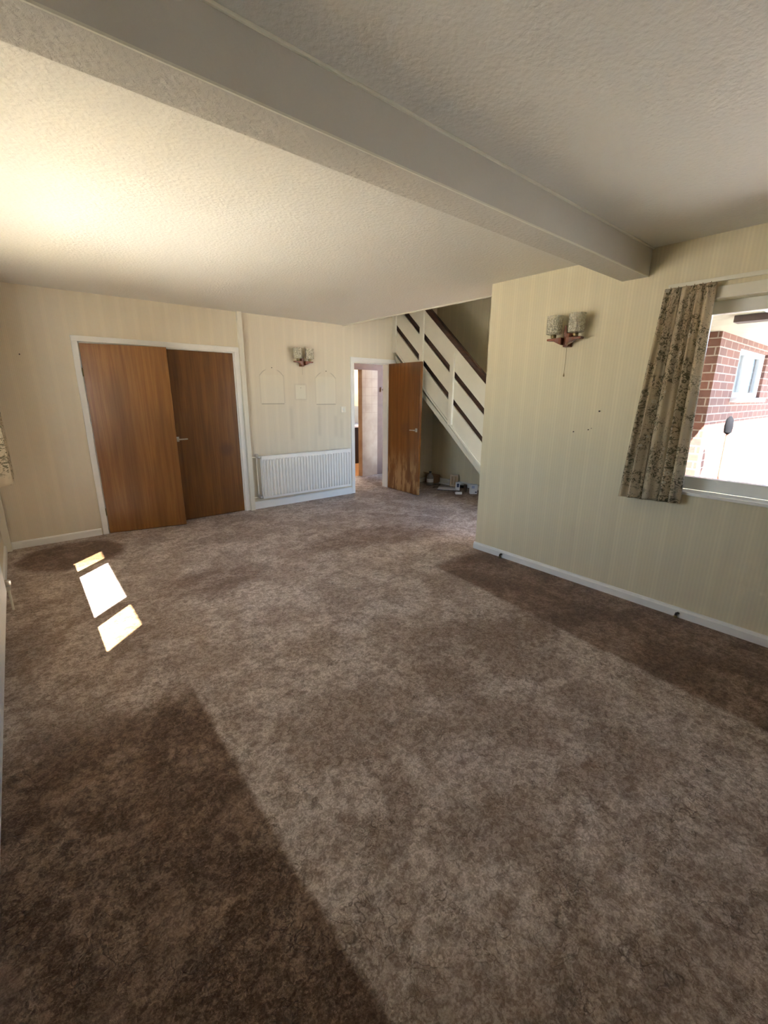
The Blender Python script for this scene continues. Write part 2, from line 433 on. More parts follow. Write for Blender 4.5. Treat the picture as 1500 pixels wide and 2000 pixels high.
# ------------------------------------------------------------------ dimensions
XL, XR, YB, YR0, H = -.30, 3.388, 5.443, 2.61, 2.446
XS, XF = 3.741, 5.65
YREAR = -1.7
HT = 2.72                       # top of the joists
# ------------------------------------------------------------------ shell
floor = MB().box(XL-.3, XF+.15, YREAR-.1, 6.60, -.12, 0)
S(floor, 'floor', M_carpet)
S(MB().box(3.0, 7.2, 6.60, 8.5, -.12, 0), 'floor', M_lino)
cl = MB(); cl.box(XL-.28, XR+.25, YREAR-.12, YR0, H, HT); cl.box(XL-.28, XS, YR0, YB+.12, H, HT)
S(cl, 'ceiling', M_ceil)
S(MB().box(XS, XS+.022, YR0+.0, YB, H-.012, HT), 'trim_1', M_gloss)           # painted edge of the stair well
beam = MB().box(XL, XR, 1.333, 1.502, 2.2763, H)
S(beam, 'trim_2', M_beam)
bd = MB(); bd.box(XL, XR, 1.323, 1.333, H-.010, H, .003); bd.box(XL, XR, 1.331, 1.337, 2.2745, 2.281)
S(bd, 'trim_10', M_gloss)
S(wall_cells(MB(), 1, YB, YB+.12, XL-.28, XF+.12, 0, 4.9, [(.575, 2.145, 0, 1.99), (3.925, 4.605, 0, 1.97)]), 'wall_back', M_back)
WR = (-.62, 1.02, .872, 2.085)
S(wall_cells(MB(), 0, XR, XR+.25, YREAR-.12, YR0, 0, H, [WR]), 'wall_right', M_right)
hall = wall_cells(MB(), 1, YR0-.13, YR0-.01, XR+.25, XF+.12, 0, 4.9, [(3.80, 4.95, .05, 2.10)]); hall.box(XL-.28, XR+.25, YR0-.13, YR0-.01, HT, 4.9)  # unseen opening towards the porch, added to let daylight into the hall
S(hall, 'wall_hall_near', M_right)
S(MB().box(XF, XF+.12, YR0-.01, YB, 0, 4.9), 'wall_hall_right', M_right)
S(MB().box(XL-.28, XL-.16, YR0-.01, YB, HT, 4.9), 'wall_landing', M_left)
S(MB().box(XL-.28, XF+.12, YR0-.13, YB+.12, 4.9, 5.0), 'ceiling', M_ceil)
WL = (2.05, 4.12, .87, 2.02)
S(wall_cells(MB(), 0, XL-.28, XL, YREAR-.12, YB, 0, H, [WL]), 'wall_left', M_left)
S(MB().box(XL, XR, YREAR-.12, YREAR, 0, H), 'wall_rear', M_right)
# low pitched roof over the near half of the house
S(MB().prism([(XL-.30, 2.72), (1.5, 3.75), (XR+.30, 2.72)], 1, YREAR-.4, YR0-.13), 'roof', plain('roof_tile', (.25, .14, .1), .9))
# eaves
S(MB().box(-.72, XL-.28, -2.2, 6.2, 2.10, 2.2), 'trim_3', M_soffit)
sf = MB(); sf.box(XR+.25, 4.10, -2.1, .82, 2.10, 2.2); sf.box(XR+.25, 9.2, .82, 1.50, 2.08, 2.2)
S(sf, 'trim_4', M_soffit)
S(MB().box(4.14, 4.26, .2, 1.0, 2.035, 2.08), 'trim_11', plain('grey_brown_board', (.10, .07, .07), .8))
# skirtings
bs = MB(); bs.prism([(YB, 0), (YB-.016, 0), (YB-.016, .062), (YB-.010, .072), (YB, .074)], 0, XL, .512)
S(bs, 'baseboard_back', M_white)
bs = MB(); bs.prism([(YB, 0), (YB-.018, 0), (YB-.018, .085), (YB-.010, .097), (YB, .10)], 0, 2.258, 3.865)
bs.prism([(YB, 0), (YB-.016, 0), (YB-.016, .062), (YB-.010, .072), (YB, .074)], 0, 4.68, XF)
S(bs, 'baseboard_back', M_white)
bs = MB(); bs.prism([(XR, 0), (XR-.016, 0), (XR-.016, .05), (XR-.009, .062), (XR-.009, .066), (XR, .070)], 1, YREAR, YR0+.012)
S(bs, 'baseboard_right', M_white)
bs = MB(); bs.prism([(XF, 0), (XF-.016, 0), (XF-.016, .075), (XF, .085)], 1, YR0, YB-.02)
S(bs, 'baseboard_hall', M_white)
bs = MB(); bs.prism([(XL, 0), (XL+.016, 0), (XL+.016, .062), (XL, .072)], 1, YREAR, YB-.02)
S(bs, 'baseboard_left', M_white)

# ------------------------------------------------------------------ double door in the back wall
cs = MB()
yc = YB-.018
cs.box(.522, .575, yc, YB, 0, 1.99, .003); cs.box(2.145, 2.203, yc, YB, 0, 1.99, .003); cs.box(.522, 2.203, yc, YB, 1.99, 2.045, .003)
cs.box(.575, .590, YB, YB+.12, 0, 1.99); cs.box(2.130, 2.145, YB, YB+.12, 0, 1.99); cs.box(.575, 2.145, YB, YB+.12, 1.975, 1.99)
S(cs, 'trim_5', M_white)
S(MB().box(.4, 2.3, YB+.14, YB+.16, 0, 2.1), 'wall_cupboard', M_dark)
def lever(parent, y_sign, loc, direction):
    """lever handle: round rose, neck and lever"""
    x, y, z = loc
    h = MB().box(x-.021, x+.021, y, y+y_sign*.006, z-.028, z+.028, .002)
    h.lathe([(.011, 0), (.011, .04)], (x, y, z), 'Y', 16) if y_sign > 0 else h.lathe([(.011, -.04), (.011, 0)], (x, y, z), 'Y', 16)
    h.tube([(x, y+y_sign*.040, z), (x+direction*.03, y+y_sign*.044, z), (x+direction*.105, y+y_sign*.042, z+.002)], [.010, .009, .008], 10)
    return h.build('handle', M_chrome, parent, smooth=True, label='silver lever handle')
d1 = thing('door_1', 'wide flat teak-veneered left leaf of the double doors, standing slightly ajar', 'door', kind='structure')
MB().box(0, .775, -.040, 0, .008, 1.975, .002).build('door_leaf', M_teakA, d1)
for z in (.25, 1.7): MB().tube([(-.003, -.044, z-.04), (-.003, -.044, z+.04)], .006).build('hinge', M_brass, d1)
d1.location = (.592, YB+.02, 0); d1.rotation_euler = (0, 0, -math.atan2(.165, .76))
d2 = thing('door_2', 'dark teak-veneered right leaf of the double doors, closed, with a round stain', 'door', kind='structure')
MB().box(-.775, 0, -.040, 0, .008, 1.972, .002).build('door_leaf', M_teakB, d2)
lever(d2, -1, (-.735, -.040, .985), 1)
d2.location = (2.128, YB+.042, 0)

# ------------------------------------------------------------------ hall door and casing
cs = MB()
cs.box(3.868, 3.925, yc, YB, 0, 1.97, .003); cs.box(4.605, 4.685, yc, YB, 0, 1.97, .003); cs.box(3.868, 4.735, yc, YB, 1.97, 2.030, .003)
cs.box(3.925, 3.940, YB, YB+.12, 0, 1.97); cs.box(4.590, 4.605, YB, YB+.12, 0, 1.97); cs.box(3.925, 4.605, YB, YB+.12, 1.955, 1.97)
S(cs, 'trim_6', M_white)
d3 = thing('door_3', 'narrow orange-brown teak door standing open into the stair hall, its foot scuffed pale', 'door', kind='structure')
MB().box(-.040, 0, -.745, 0, .008, 1.965, .002).build('door_leaf', M_teakC, d3)
h = MB().box(-.046, -.040, -.705, -.663, .965, 1.02, .002)
h.lathe([(.011, -.045), (.011, 0)], (-.040, -.684, .992), 'X', 16)
h.tube([(-.085, -.684, .992), (-.087, -.65, .992), (-.085, -.58, .99)], [.010, .009, .008], 10)
h.build('handle', M_chrome, d3, smooth=True, label='silver lever handle')
for z in (.22, 1.68): MB().tube([(.002, -.004, z-.04), (.002, -.004, z+.04)], .006).build('hinge', M_brass, d3)
d3.location = (4.632, YB-.022, 0); d3.rotation_euler = (0, 0, math.radians(-2.2))

# vertical painted pipe boxing beside the double doors
S(MB().box(2.204, 2.258, YB-.05, YB, 0, H, .003), 'trim_7', M_gloss)
S(MB().box(XL, XL+.055, YB-.075, YB-.02, 0, H, .003), 'trim_8', M_gloss)

# ------------------------------------------------------------------ windows
def window(name, X0, y0, y1, z0, z1, splits, side, label, sill_out, glasses, sill_z, depth):
    """frame in plane X0..X0+.06*side ; splits = list of mullion centres"""
    w = thing(name, label, 'window', kind='structure')
    xa, xb = sorted((X0, X0 + .06*side)); fr = MB(); fw = .05
    fr.box(xa, xb, y0, y1, z0, z0+.085, .003); fr.box(xa, xb, y0, y1, z1-.075, z1, .003)
    fr.box(xa, xb, y0, y0+fw, z0+.085, z1-.075, .003); fr.box(xa, xb, y1-fw, y1, z0+.085, z1-.075, .003)
    for s_ in splits: fr.box(xa, xb, s_-.05, s_+.05, z0+.085, z1-.075, .003)
    fr.build('window_frame', M_upvc, w)
    edges = [y0+fw] + [q for s_ in splits for q in (s_-.05, s_+.05)] + [y1-fw]
    xm = (xa+xb)/2
    for i in range(0, len(edges), 2):
        MB().box(xm-.003, xm+.003, edges[i]-.005, edges[i+1]+.005, z0+.08, z1-.07).build('pane', glasses[i//2], w)
    sl = MB(); a, b = sorted((X0, sill_out)); sl.box(a, b, y0-.0, y1+.0, sill_z-.022, sill_z, .004)
    sl.build('window_sill', M_white, w)
    return w
window('window_1', XR+.10, WR[0], WR[1], .894, WR[3], [-.05], 1, 'white-framed window in the right wall looking out on brickwork', XR-.022, [M_tint, M_tint], .893, .1)
window('window_2', XL-.13, WL[0], WL[1], .872, WL[3], [2.62, 3.655], -1, 'white-framed three-light window in the left wall', XL+.018, [M_obscure, M_glass, M_obscure], .872, .1)
# outer sill blocks
# curtain rails and pelmet batten over the right window
S(MB().box(XR-.022, XR, -1.15, .925, 2.085, 2.150, .003), 'trim_9', M_gloss)

def rail(name, X, y0, y1, z, side, label):
    r = thing(name, label, 'curtain rail')
    MB().box(X-.006, X+.006, y0, y1, z-.012, z+.012, .002).build('track', M_gloss, r)
    n = 4
    for i in range(n):
        yy = y0+.08+(y1-y0-.16)*i/(n-1); a, b = sorted((X, X+.030*side)); MB().box(a, b, yy-.008, yy+.008, z-.006, z+.006).build('bracket', M_gloss, r)
    rebase(r, (X, (y0+y1)/2, z)); return r
rail('curtain_rail', XR-.032, -1.2, 1.19, 2.186, 1, 'thin cream curtain rail over the right window')
rail('curtain_rail', XL+.032, 1.7, 5.25, 2.186, -1, 'thin cream curtain rail high on the left wall')

def curtain(label, ax_x, yA_top, yB_top, yA_bot, yB_bot, ztop, zA, zB, depth, folds, seed, sgn):
    rnd = random.Random(seed); n, mz = 150, 60
    ph = [rnd.uniform(-.5, .5) for _ in range(8)]
    bm = bmesh.new(); uvl = bm.loops.layers.uv.new('UVMap'); g = []
    for j in range(mz+1):
        t = j/mz; row = []
        for i in range(n+1):
            s_ = i/n
            y = (yA_top*(1-s_)+yB_top*s_)*(1-t) + (yA_bot*(1-s_)+yB_bot*s_)*t
            z = ztop*(1-t) + (zA*(1-s_)+zB*s_)*t
            amp = depth*(.45 + .55*min(1, t*1.6+.15))
            w = s_*folds + .25*math.sin(s_*7+ph[0]) + .12*math.sin(t*2.2+ph[1]+s_*3)
            x = amp*math.sin(2*PI*w) + .28*amp*math.sin(4*PI*w+ph[2]) + .10*amp*math.sin(9*PI*w+ph[3]*3)*(1-t*.6)
            y += .016*math.sin(2*PI*w+1.1)*(.5+.5*t)
            z += .006*math.sin(2*PI*w)*t
            if t < .06: x *= .8; y += .003*math.sin(50*s_)
            row.append(bm.verts.new((ax_x + sgn*x, y, z)))
        g.append(row)
    for j in range(mz):
        for i in range(n):
            f = bm.faces.new((g[j][i], g[j+1][i], g[j+1][i+1], g[j][i+1])); f.smooth = True
            for l, (a, b) in zip(f.loops, ((i, j), (i, j+1), (i+1, j+1), (i+1, j))): l[uvl].uv = (a/n*.80, 1.35*(1-b/mz))
    m = MB(); m.bm.free(); m.bm = bm
    t_ = thing('curtain', label, 'curtain', 'short floral curtains')
    o = m.build('curtain_cloth', M_floral, t_, smooth=False)
    for p in o.data.polygons: p.use_smooth = True
    sm = o.modifiers.new('thickness', 'SOLIDIFY'); sm.thickness = .0025; sm.offset = 0
    for k in range(6):
        y = yA_top + (yB_top-yA_top)*(k+.5)/6; MB().tube([(ax_x, y, ztop-.03), (ax_x+.008, y, ztop-.01), (ax_x, y, ztop+.008)], .002, 6).build('curtain_hook', M_brass, t_)
    rebase(t_, (ax_x, (yA_bot+yB_bot)/2, min(zA, zB))); return t_
curtain('floral cream and brown curtain hanging at the left edge of the right window', XR-.070, 1.185, .928, 1.262, .912, 2.166, .800, .815, .036, 4.6, 3, -1)
curtain('floral cream and brown curtain bunched in the left corner beside the double doors', XL+.13, 4.36, 5.16, 4.36, 5.16, 2.166, .80, .79, .06, 7, 5, 1)

# ------------------------------------------------------------------ radiators
def radiator(label, L, Ht, pitch, single=False):
    fl = .005 if single else .026
    """local: runs along +x from 0, back at y=0, front at y=-0.09; z 0..Ht"""
    r = thing('radiator', label, 'radiator', 'panel radiators')
    def panel(y):
        bm = bmesh.new(); n = int(L/pitch); xs = []
        for k in range(n):
            for f, dp in ((.06, 0), (.22, 1), (.60, 1), (.76, 0)): xs.append(((k+f)*pitch + (L-n*pitch)/2, dp))
        xs = [(0, 0)] + xs + [(L, 0)]
        zs = [(0, 0), (.028, 0), (.040, 1), (Ht-.052, 1), (Ht-.040, 0), (Ht, 0)]
        fr = [[bm.verts.new((x, y-.013-fl*dx*dz, z)) for x, dx in xs] for z, dz in zs]
        bk = [[bm.verts.new((x, y, z)) for x in (0, L)] for z in (0, Ht)]
        for j in range(len(zs)-1):
            for i in range(len(xs)-1): bm.faces.new((fr[j][i], fr[j][i+1], fr[j+1][i+1], fr[j+1][i]))
        bm.faces.new((bk[0][0], bk[1][0], bk[1][1], bk[0][1]))
        bm.faces.new([bk[0][0], bk[0][1]] + fr[0][::-1]); bm.faces.new([bk[1][1], bk[1][0]] + fr[-1])
        bm.faces.new([bk[0][1], bk[1][1]] + [fr[j][-1] for j in range(len(zs)-1, -1, -1)]); bm.faces.new([bk[1][0], bk[0][0]] + [fr[j][0] for j in range(len(zs))])
        bmesh.ops.recalc_face_normals(bm, faces=bm.faces)
        m = MB(); m.bm.free(); m.bm = bm; return m
    if not single: panel(-.075).build('front_panel', M_white, r)
    panel(-.030).build('rear_panel', M_white, r)
    g = MB().box(0, L, -.053 if single else -.098, -.030, Ht-.001, Ht+.004, .001); g.build('top_cover', M_white, r)
    fin = MB()
    for k in range(0 if single else int(L/.05)): fin.box(.025+k*.05, .027+k*.05, -.075, -.045, .04, Ht-.04)
    fin.build('fin', M_white, r) if not single else None
    for x in (.18, L-.18): MB().box(x-.015, x+.015, -.030, 0, .08, Ht-.08).build('bracket', M_white, r)
    return r
def valve(r, x, z, d, y=-.055, drop=False):
    v = MB(); v.lathe([(.016, -.02), (.016, .02)], (x+d*.02, y, z), 'X', 16)
    v.lathe([(.012, 0), (.017, .008), (.020, .02), (.020, .045), (.014, .052)], (x+d*.05, y, z-.004), 'Z', 16)
    return v.build('valve', M_chrome, r, smooth=True)
ra = radiator('long white ribbed panel radiator on the back wall below the picture marks', 1.425, .565, .0455)
valve(ra, 0, .555, -1); valve(ra, 0, .02, -1)
pp = MB(); pp.tube([(-.045, -.055, .555), (-.085, -.04, .555), (-.112, -.03, .555)], .0075); pp.tube([(-.045, -.055, .02), (-.112, -.03, .02)], .0075)
pp.tube([(-.055, -.055, .555), (-.055, -.055, .02)], .0065)
pp.build('pipe', M_gloss, ra, smooth=True)
ra.location = (2.362, YB-.022, .150)
rb = radiator('white panel radiator low under the window on the left wall', 2.4, .60, .05, True)
valve(rb, 0, .03, -1)
pp = MB(); pp.tube([(-.05, -.055, .03), (-.05, -.055, -.15)], .0075); pp.build('pipe', M_gloss, rb, smooth=True)
rb.location = (XL+.004, 3.78, .150); rb.rotation_euler = (0, 0, -PI/2)
# mirrored so that the front faces the room
rb.rotation_euler = (0, 0, PI/2); rb.location = (XL+.002, 1.40, .150)
for ch in rb.children:
    if ch.name.startswith(('valve', 'pipe')):
        me = ch.data; me.transform(Matrix.Translation((2.4, 0, 0)) @ Matrix.Scale(-1, 4, (1, 0, 0))); me.flip_normals()

# ------------------------------------------------------------------ wall lights
def wall_light(label):
    """local: wall plane y=0, lamp stands out towards -y; z=0 at arm level"""
    w = thing('wall_light', label, 'wall light', 'twin wooden wall lights')
    bp = MB(); bp.prism([(-.026, -.055), (.026, -.055), (.030, .0), (.026, .06), (-.026, .06), (-.030, 0)], 1, -.020, 0, .004)
    bp.prism([(-.009, .05), (.009, .05), (.008, .105), (-.008, .105)], 1, -.020, -.004, .002)
    bp.prism([(-.022, -.055), (.022, -.055), (.024, .045), (-.020, .045)], 1, -.060, -.018, .006)
    bp.prism([(-.022, .040), (.004, .040), (-.006, .100), (-.018, .100)], 1, -.062, -.052, .002)
    bp.build('backplate', M_mahog, w)
    for s_ in (-1, 1):
        a = MB(); pts = [(s_*.018, -.042), (s_*.045, -.030), (s_*.085, -.010), (s_*.135, -.006), (s_*.137, .008), (s_*.018, .012)]
        if s_ < 0: pts = pts[::-1]
        a.prism(pts, 1, -.100, -.050, .003)
        ao = a.build('arm', M_mahog, w)
        cx = s_*.088
        h = MB().lathe([(.010, .008), (.019, .014), (.021, .030), (.013, .048), (.013, .062)], (cx, -.088, 0), 'Z', 20)
        h.build('lamp_holder', M_brass, ao, smooth=True)
        def wob(k, z): return .035*math.sin(k*PI*8/24)*math.cos(z*180)
        sh = MB().lathe([(.013, .036), (.040, .037), (.057, .042), (.057, .070), (.058, .110), (.059, .170), (.055, .170), (.054, .110), (.053, .070), (.053, .046), (.038, .041), (.013, .040)], (cx, -.088, 0), 'Z', 48, wob, closed=True)
        sh.build('glass_shade', M_shade, w, smooth=True)
        bb = MB().lathe([(.010, .062), (.012, .075), (.022, .098), (.024, .112), (.018, .130), (0.0001, .138)], (cx, -.088, 0), 'Z', 20)
        bb.build('bulb', M_bulb, w, smooth=True)
    return w
t = NT('pressed_glass'); p = t.pos()
gn = t.mt('ADD', t.vor(p, 90), t.noise(p, 60, 3))
t.set(Base_Color=t.mix(t.rng(t.vor(p, 110), .1, .6), (.88, .86, .76), (.66, .62, .47)), Roughness=.12, Alpha=t.rng(t.noise(p, 85, 2), .40, .60, .42, .85))
t.bsdf.inputs['Specular IOR Level'].default_value = .9
t.bump(gn, 1.0, .006); M_shade = t.m
M_bulb = plain('frosted_bulb', (.75, .73, .66), .4)
wl_r = wall_light('mahogany wall light with two ribbed glass shades and a pull cord on the right wall')
wl_b = wall_light('small mahogany twin wall light with glass shades on the back wall above the picture marks')
pc = MB().tube([(0, -.035, -.052), (.003, -.034, -.14), (0, -.033, -.245)], .0013, 6); pc.lathe([(.002, 0), (.006, -.018), (.005, -.026), (0.0001, -.027)], (0, -.033, -.245), 'Z', 12)
pc.build('pull_cord', M_brass, wl_r)
pc = MB().tube([(0, -.035, -.052), (0, -.033, -.16)], .0012, 6); pc.build('pull_cord', M_brass, wl_b)
wl_r.location = (XR, 1.838, 1.925); wl_r.rotation_euler = (0, 0, -PI/2)
wl_b.location = (3.055, YB, 1.915)

# ------------------------------------------------------------------ light switch, nails, cable tails
ls = thing('light_switch', 'small cream light switch plate on the back wall beside the hall doorway', 'switch')
MB().box(3.69, 3.775, YB-.010, YB, 1.245, 1.33, .003).build('plate', M_gloss, ls)
MB().box(3.722, 3.742, YB-.015, YB-.010, 1.272, 1.303, .002).build('rocker', M_upvc, ls)
rebase(ls, (3.73, YB, 1.29))
def nail(loc, axis, label, big=1):
    x, y, z = loc
    m_ = MB()
    if axis == 'Y': m_.tube([(x, y, z), (x, y-.012*big, z+.002)], .0035*big, 8); m_.lathe([(.006*big, 0), (.006*big, .002)], (x, y-.014*big, z), 'Y', 12)
    else: m_.tube([(x, y, z), (x-.010*big, y, z+.002)], .0035*big, 8); m_.lathe([(.006*big, 0), (.006*big, .002)], (x-.012*big, y, z), 'X', 12)
    o = m_.build('nail', M_hole, smooth=True); tag(o, label, 'nail', 'picture nails'); origin(o, loc); return o
nail((2.625, YB, 1.829), 'Y', 'picture nail above the left arched mark on the back wall')
nail((3.445, YB, 1.816), 'Y', 'picture nail above the right arched mark on the back wall')
nail((3.038, YB, 1.585), 'Y', 'tiny nail in the pale square patch on the back wall', .6)
nail((.111, YB, 1.842), 'Y', 'lone picture nail left of the double doors')
nail((XR, 1.534, 1.398), 'X', 'highest of the small nails on the right wall between lamp and curtain')
nail((XR, 1.601, 1.257), 'X', 'small nail right of the lowest one on the right wall', .8)
nail((XR, 1.580, 1.268), 'X', 'tiny nail just beside and above another on the right wall', .5)
nail((XR, 1.717, 1.234), 'X', 'lowest and leftmost small nail on the right wall', .8)
def tail(loc, label):
    x, y, z = loc
    o = thing('cable_tail', label, 'cable', 'cable tails at the right skirting')
    MB().lathe([(.012, 0), (.012, .010), (.007, .014), (.007, .022)], (x-.030, y, 0.0), 'Z', 14).build('gland', M_brass, o)
    MB().tube([(x-.030, y, .018), (x-.030, y-.002, .032), (x-.028, y-.010, .038), (x-.027, y-.018, .034)], .008, 8).build('cable', M_hole, o, smooth=True)
    rebase(o, (x-.03, y, 0)); return o
tail((XR, 2.287, 0), 'short dark cable tail at the right skirting near the wall end')
tail((XR, .800, 0), 'dark cable tail at the right skirting below the curtain and window')

# ------------------------------------------------------------------ staircase
st = thing('staircase', 'painted staircase with horizontal white plank balustrade and dark handrail', 'staircase')
XSF, XSB = 4.70, 4.735     # string plane
K = .889; zb0 = lambda y: 2.190 - K*(YB - y)
yA, yBk = 3.00, YB-.001
def sloped(mb, lo, hi, x0, x1, y0, y1, bev=0):
    """band between offsets lo..hi above the string's lower edge"""
    pts = [(y0, zb0(y0)+lo), (y1, zb0(y1)+lo), (y1, zb0(y1)+hi), (y0, zb0(y0)+hi)]
    mb.prism(pts, 0, x0, x1, bev); return mb
def clipz(mb, lo, hi, x0, x1, y0, y1):
    # cut the band where it would pass through the floor
    ys = max(y0, YB - (2.190+lo)/K + .001)
    sloped(mb, lo, hi, x0, x1, ys, y1); return mb
mb = MB(); pts = [(YB-(2.190+.31)/K, 0), (YB-2.190/K, 0), (YB, 2.19), (YB, 2.50)]
mb.prism(pts, 0, XSF, XSB, .003)
mb.build('string', M_gloss, st, label='cream string board')
mb = MB(); sloped(mb, 0.0, .035, XSF-.012, XSF, 3.05, YB, .003); mb.build('moulding', M_gloss, st)
for lo, hi in ((.405, .675), (.770, 1.070)):
    mb = MB(); sloped(mb, lo, hi, XSF, XSF+.022, 2.72, YB-.002, .002); mb.build('plank', M_gloss, st)
for lo, hi in ((.31, .405), (.675, .770)):
    mb = MB(); sloped(mb, lo-.01, hi+.01, XSF+.028, XSF+.045, 2.76, YB-.002); mb.build('dark_batten', M_darkwood, st)
mb = MB(); sloped(mb, 1.075, 1.165, XSF-.010, XSF+.055, 2.72, YB-.002, .008); mb.build('handrail', M_darkwood, st, label='dark brown handrail')
for (y, z0, z1) in ((5.405, 2.135, 3.35), (4.800, 1.335, 2.86), (4.190, 1.100, 2.055), (2.78, 0, .95)):
    MB().box(XSF-.032, XSF+.0, y-.036, y+.036, z0, z1, .004).build('post', M_gloss, st)
sw = .225; rise = .200; n = 12
tr = MB()
y = 2.95; z = 0
for k in range(11):
    z += rise
    if y + sw > YB: break
    tr.box(XSB+.012, XF-.002, y, y+.02, z-rise, z-.02); tr.box(XSB+.012, XF-.002, y-.02, y+sw+.02, z-.03, z, .004)
    y += sw
tr.build('tread', M_stair, st)
mb = MB(); mb.prism([(3.0, 0.0), (3.12, 0.0), (YB-.002, 2.02), (YB-.002, 2.10)], 0, XSB+.002, XF-.002); mb.build('soffit_board', M_gloss, st)
rebase(st, (XSF, 2.95, 0))

# ------------------------------------------------------------------ things left on the floor below the stairs
M_ply = wood('pale_plywood', (.62, .42, .20), (.48, .30, .13), axis=2, coat=0)
M_blue = plain('pale_blue_card', (.42, .50, .72), .5); M_card = plain('white_card', (.78, .80, .88), .5, var=.02)
M_print = plain('navy_print', (.05, .07, .16), .5); M_grey = plain('grey_plastic', (.25, .26, .27), .4)
fr = thing('wooden_frame', 'small upright pale wooden frame leaning against the wall under the stairs', 'frame')
f = MB(); W_, H_ = .135, .205
f.box(-W_/2, -W_/2+.028, -.012, .006, 0, H_, .002); f.box(W_/2-.028, W_/2, -.012, .006, 0, H_, .002)
f.box(-W_/2+.028, W_/2-.028, -.012, .006, 0, .028, .002); f.box(-W_/2+.028, W_/2-.028, -.012, .006, H_-.034, H_-.008, .002)
f.build('frame', M_ply, fr); MB().box(-W_/2+.026, W_/2-.026, 0, .005, .02, H_-.03).build('backing', plain('tan_board', (.45, .28, .12), .6), fr)
MB().box(-.012, .012, -.012, -.001, .03, H_-.04, .001).build('slat', M_ply, fr)
fr.location = (5.535, 4.80, 0); fr.rotation_euler = (math.radians(-9), 0, math.radians(-62))
cb = thing('phone_box', 'slim upright white carton with a blue picture on the floor under the stairs', 'box')
MB().box(-.032, .032, -.022, .022, 0, .135, .001).build('carton', M_card, cb)
MB().box(-.018, .018, -.0235, -.022, .055, .115).build('label_panel', M_print, cb)
cb.location = (5.36, 4.56, 0); cb.rotation_euler = (0, 0, math.radians(-38))
cb = thing('carton', 'larger white and pale blue carton by the end of the right wall, under the stairs', 'box')
MB().box(-.055, .055, -.04, .04, 0, .15, .001).build('carton_body', M_card, cb)
MB().box(-.035, .01, -.0415, -.040, .09, .13).build('label_panel', M_blue, cb)
MB().box(.02, .045, -.0415, -.040, .02, .04).build('label_panel', M_print, cb)
cb.location = (5.36, 4.235, 0); cb.rotation_euler = (math.radians(-4), 0, math.radians(-38))
ph = thing('cordless_phone', 'black and white phone handset base lying in front of the slim carton', 'phone')
MB().prism([(-.045, 0), (.045, 0), (.045, .018), (-.045, .042)], 0, -.05, .05, .004).build('base', M_card, ph)
MB().prism([(-.040, .043), (.030, .024), (.030, .040), (-.040, .060)], 0, -.022, .022, .004).build('handset', M_black, ph)
ph.location = (5.17, 4.375, 0); ph.rotation_euler = (0, 0, math.radians(-40))
bk = thing('folder', 'flat black folder lying on the carpet in front of the wooden frame', 'folder')
MB().box(-.15, .15, -.10, .10, 0, .010, .002).build('cover', M_black, bk); MB().box(-.145, .152, -.097, .102, .0102, .016).build('paper', M_card, bk)
bk.location = (5.28, 4.72, 0); bk.rotation_euler = (0, 0, math.radians(-55))
bk2 = thing('adapter', 'small black plug adapter on the carpet between frame and slim carton', 'adapter')
MB().box(-.045, .045, -.03, .03, 0, .045, .005).build('case', M_black, bk2)
MB().tube([(.045, 0, .02), (.09, .02, .006), (.12, -.03, .006), (.17, -.02, .006)], .004, 8).build('lead', M_black, bk2, smooth=True)
bk2.location = (5.57, 4.66, 0); bk2.rotation_euler = (0, 0, math.radians(-60))
cy_ = MB().tube([(5.40, 5.12, .006), (5.46, 5.03, .006), (5.36, 4.98, .007), (5.28, 4.93, .006), (5.18, 4.94, .006)], .005, 8)
tag(cy_.build('cable', M_black, smooth=True), 'thin black cable lying along the carpet left of the wooden frame', 'cable')
rd = thing('leather_pouch', 'narrow dark brown strip of leather standing between the two cartons', 'pouch')
MB().box(-.012, .012, -.025, .025, 0, .12, .004).build('pouch_body', plain('brown_leather', (.09, .05, .03), .5), rd)
MB().box(-.013, .013, -.026, .026, .085, .093, .001).build('strap', M_black, rd)
rd.location = (5.36, 4.40, 0)
vc = thing('jug_bottle', 'grey and white plastic container on the floor behind the open hall door', 'bottle')
MB().lathe([(.001, 0), (.055, .002), (.058, .02), (.058, .13), (.045, .17), (.018, .195), (.018, .215)], (0, 0, 0), 'Z', 24).build('bottle_body', M_grey, vc, smooth=True)
MB().lathe([(.021, .213), (.021, .235), (.001, .236)], (0, 0, 0), 'Z', 20).build('cap', M_black, vc, smooth=True)
MB().lathe([(.0592, .05), (.0592, .11), (.0585, .11), (.0585, .05)], (0, 0, 0), 'Z', 24, closed=True).build('wrap', M_card, vc, smooth=True)
vc.location = (5.33, 5.16, 0)
bg_ = thing('cardboard_box', 'low brown cardboard box in the dark corner under the stairs', 'box')
MB().box(-.09, .09, -.09, .09, 0, .14, .002).build('box_body', plain('brown_card', (.22, .14, .09), .8), bg_)
MB().prism([(-.09, .14), (-.15, .19), (-.148, .193), (-.088, .143)], 1, -.09, .09).build('flap', plain('brown_card_flap', (.30, .20, .13), .8), bg_)
bg_.location = (5.52, 5.28, 0)
pl = MB().box(5.53, 5.60, 4.90, 5.14, .001, .022, .003)
tag(pl.build('batten', M_white), 'short white painted batten lying along the skirting under the stairs', 'batten')

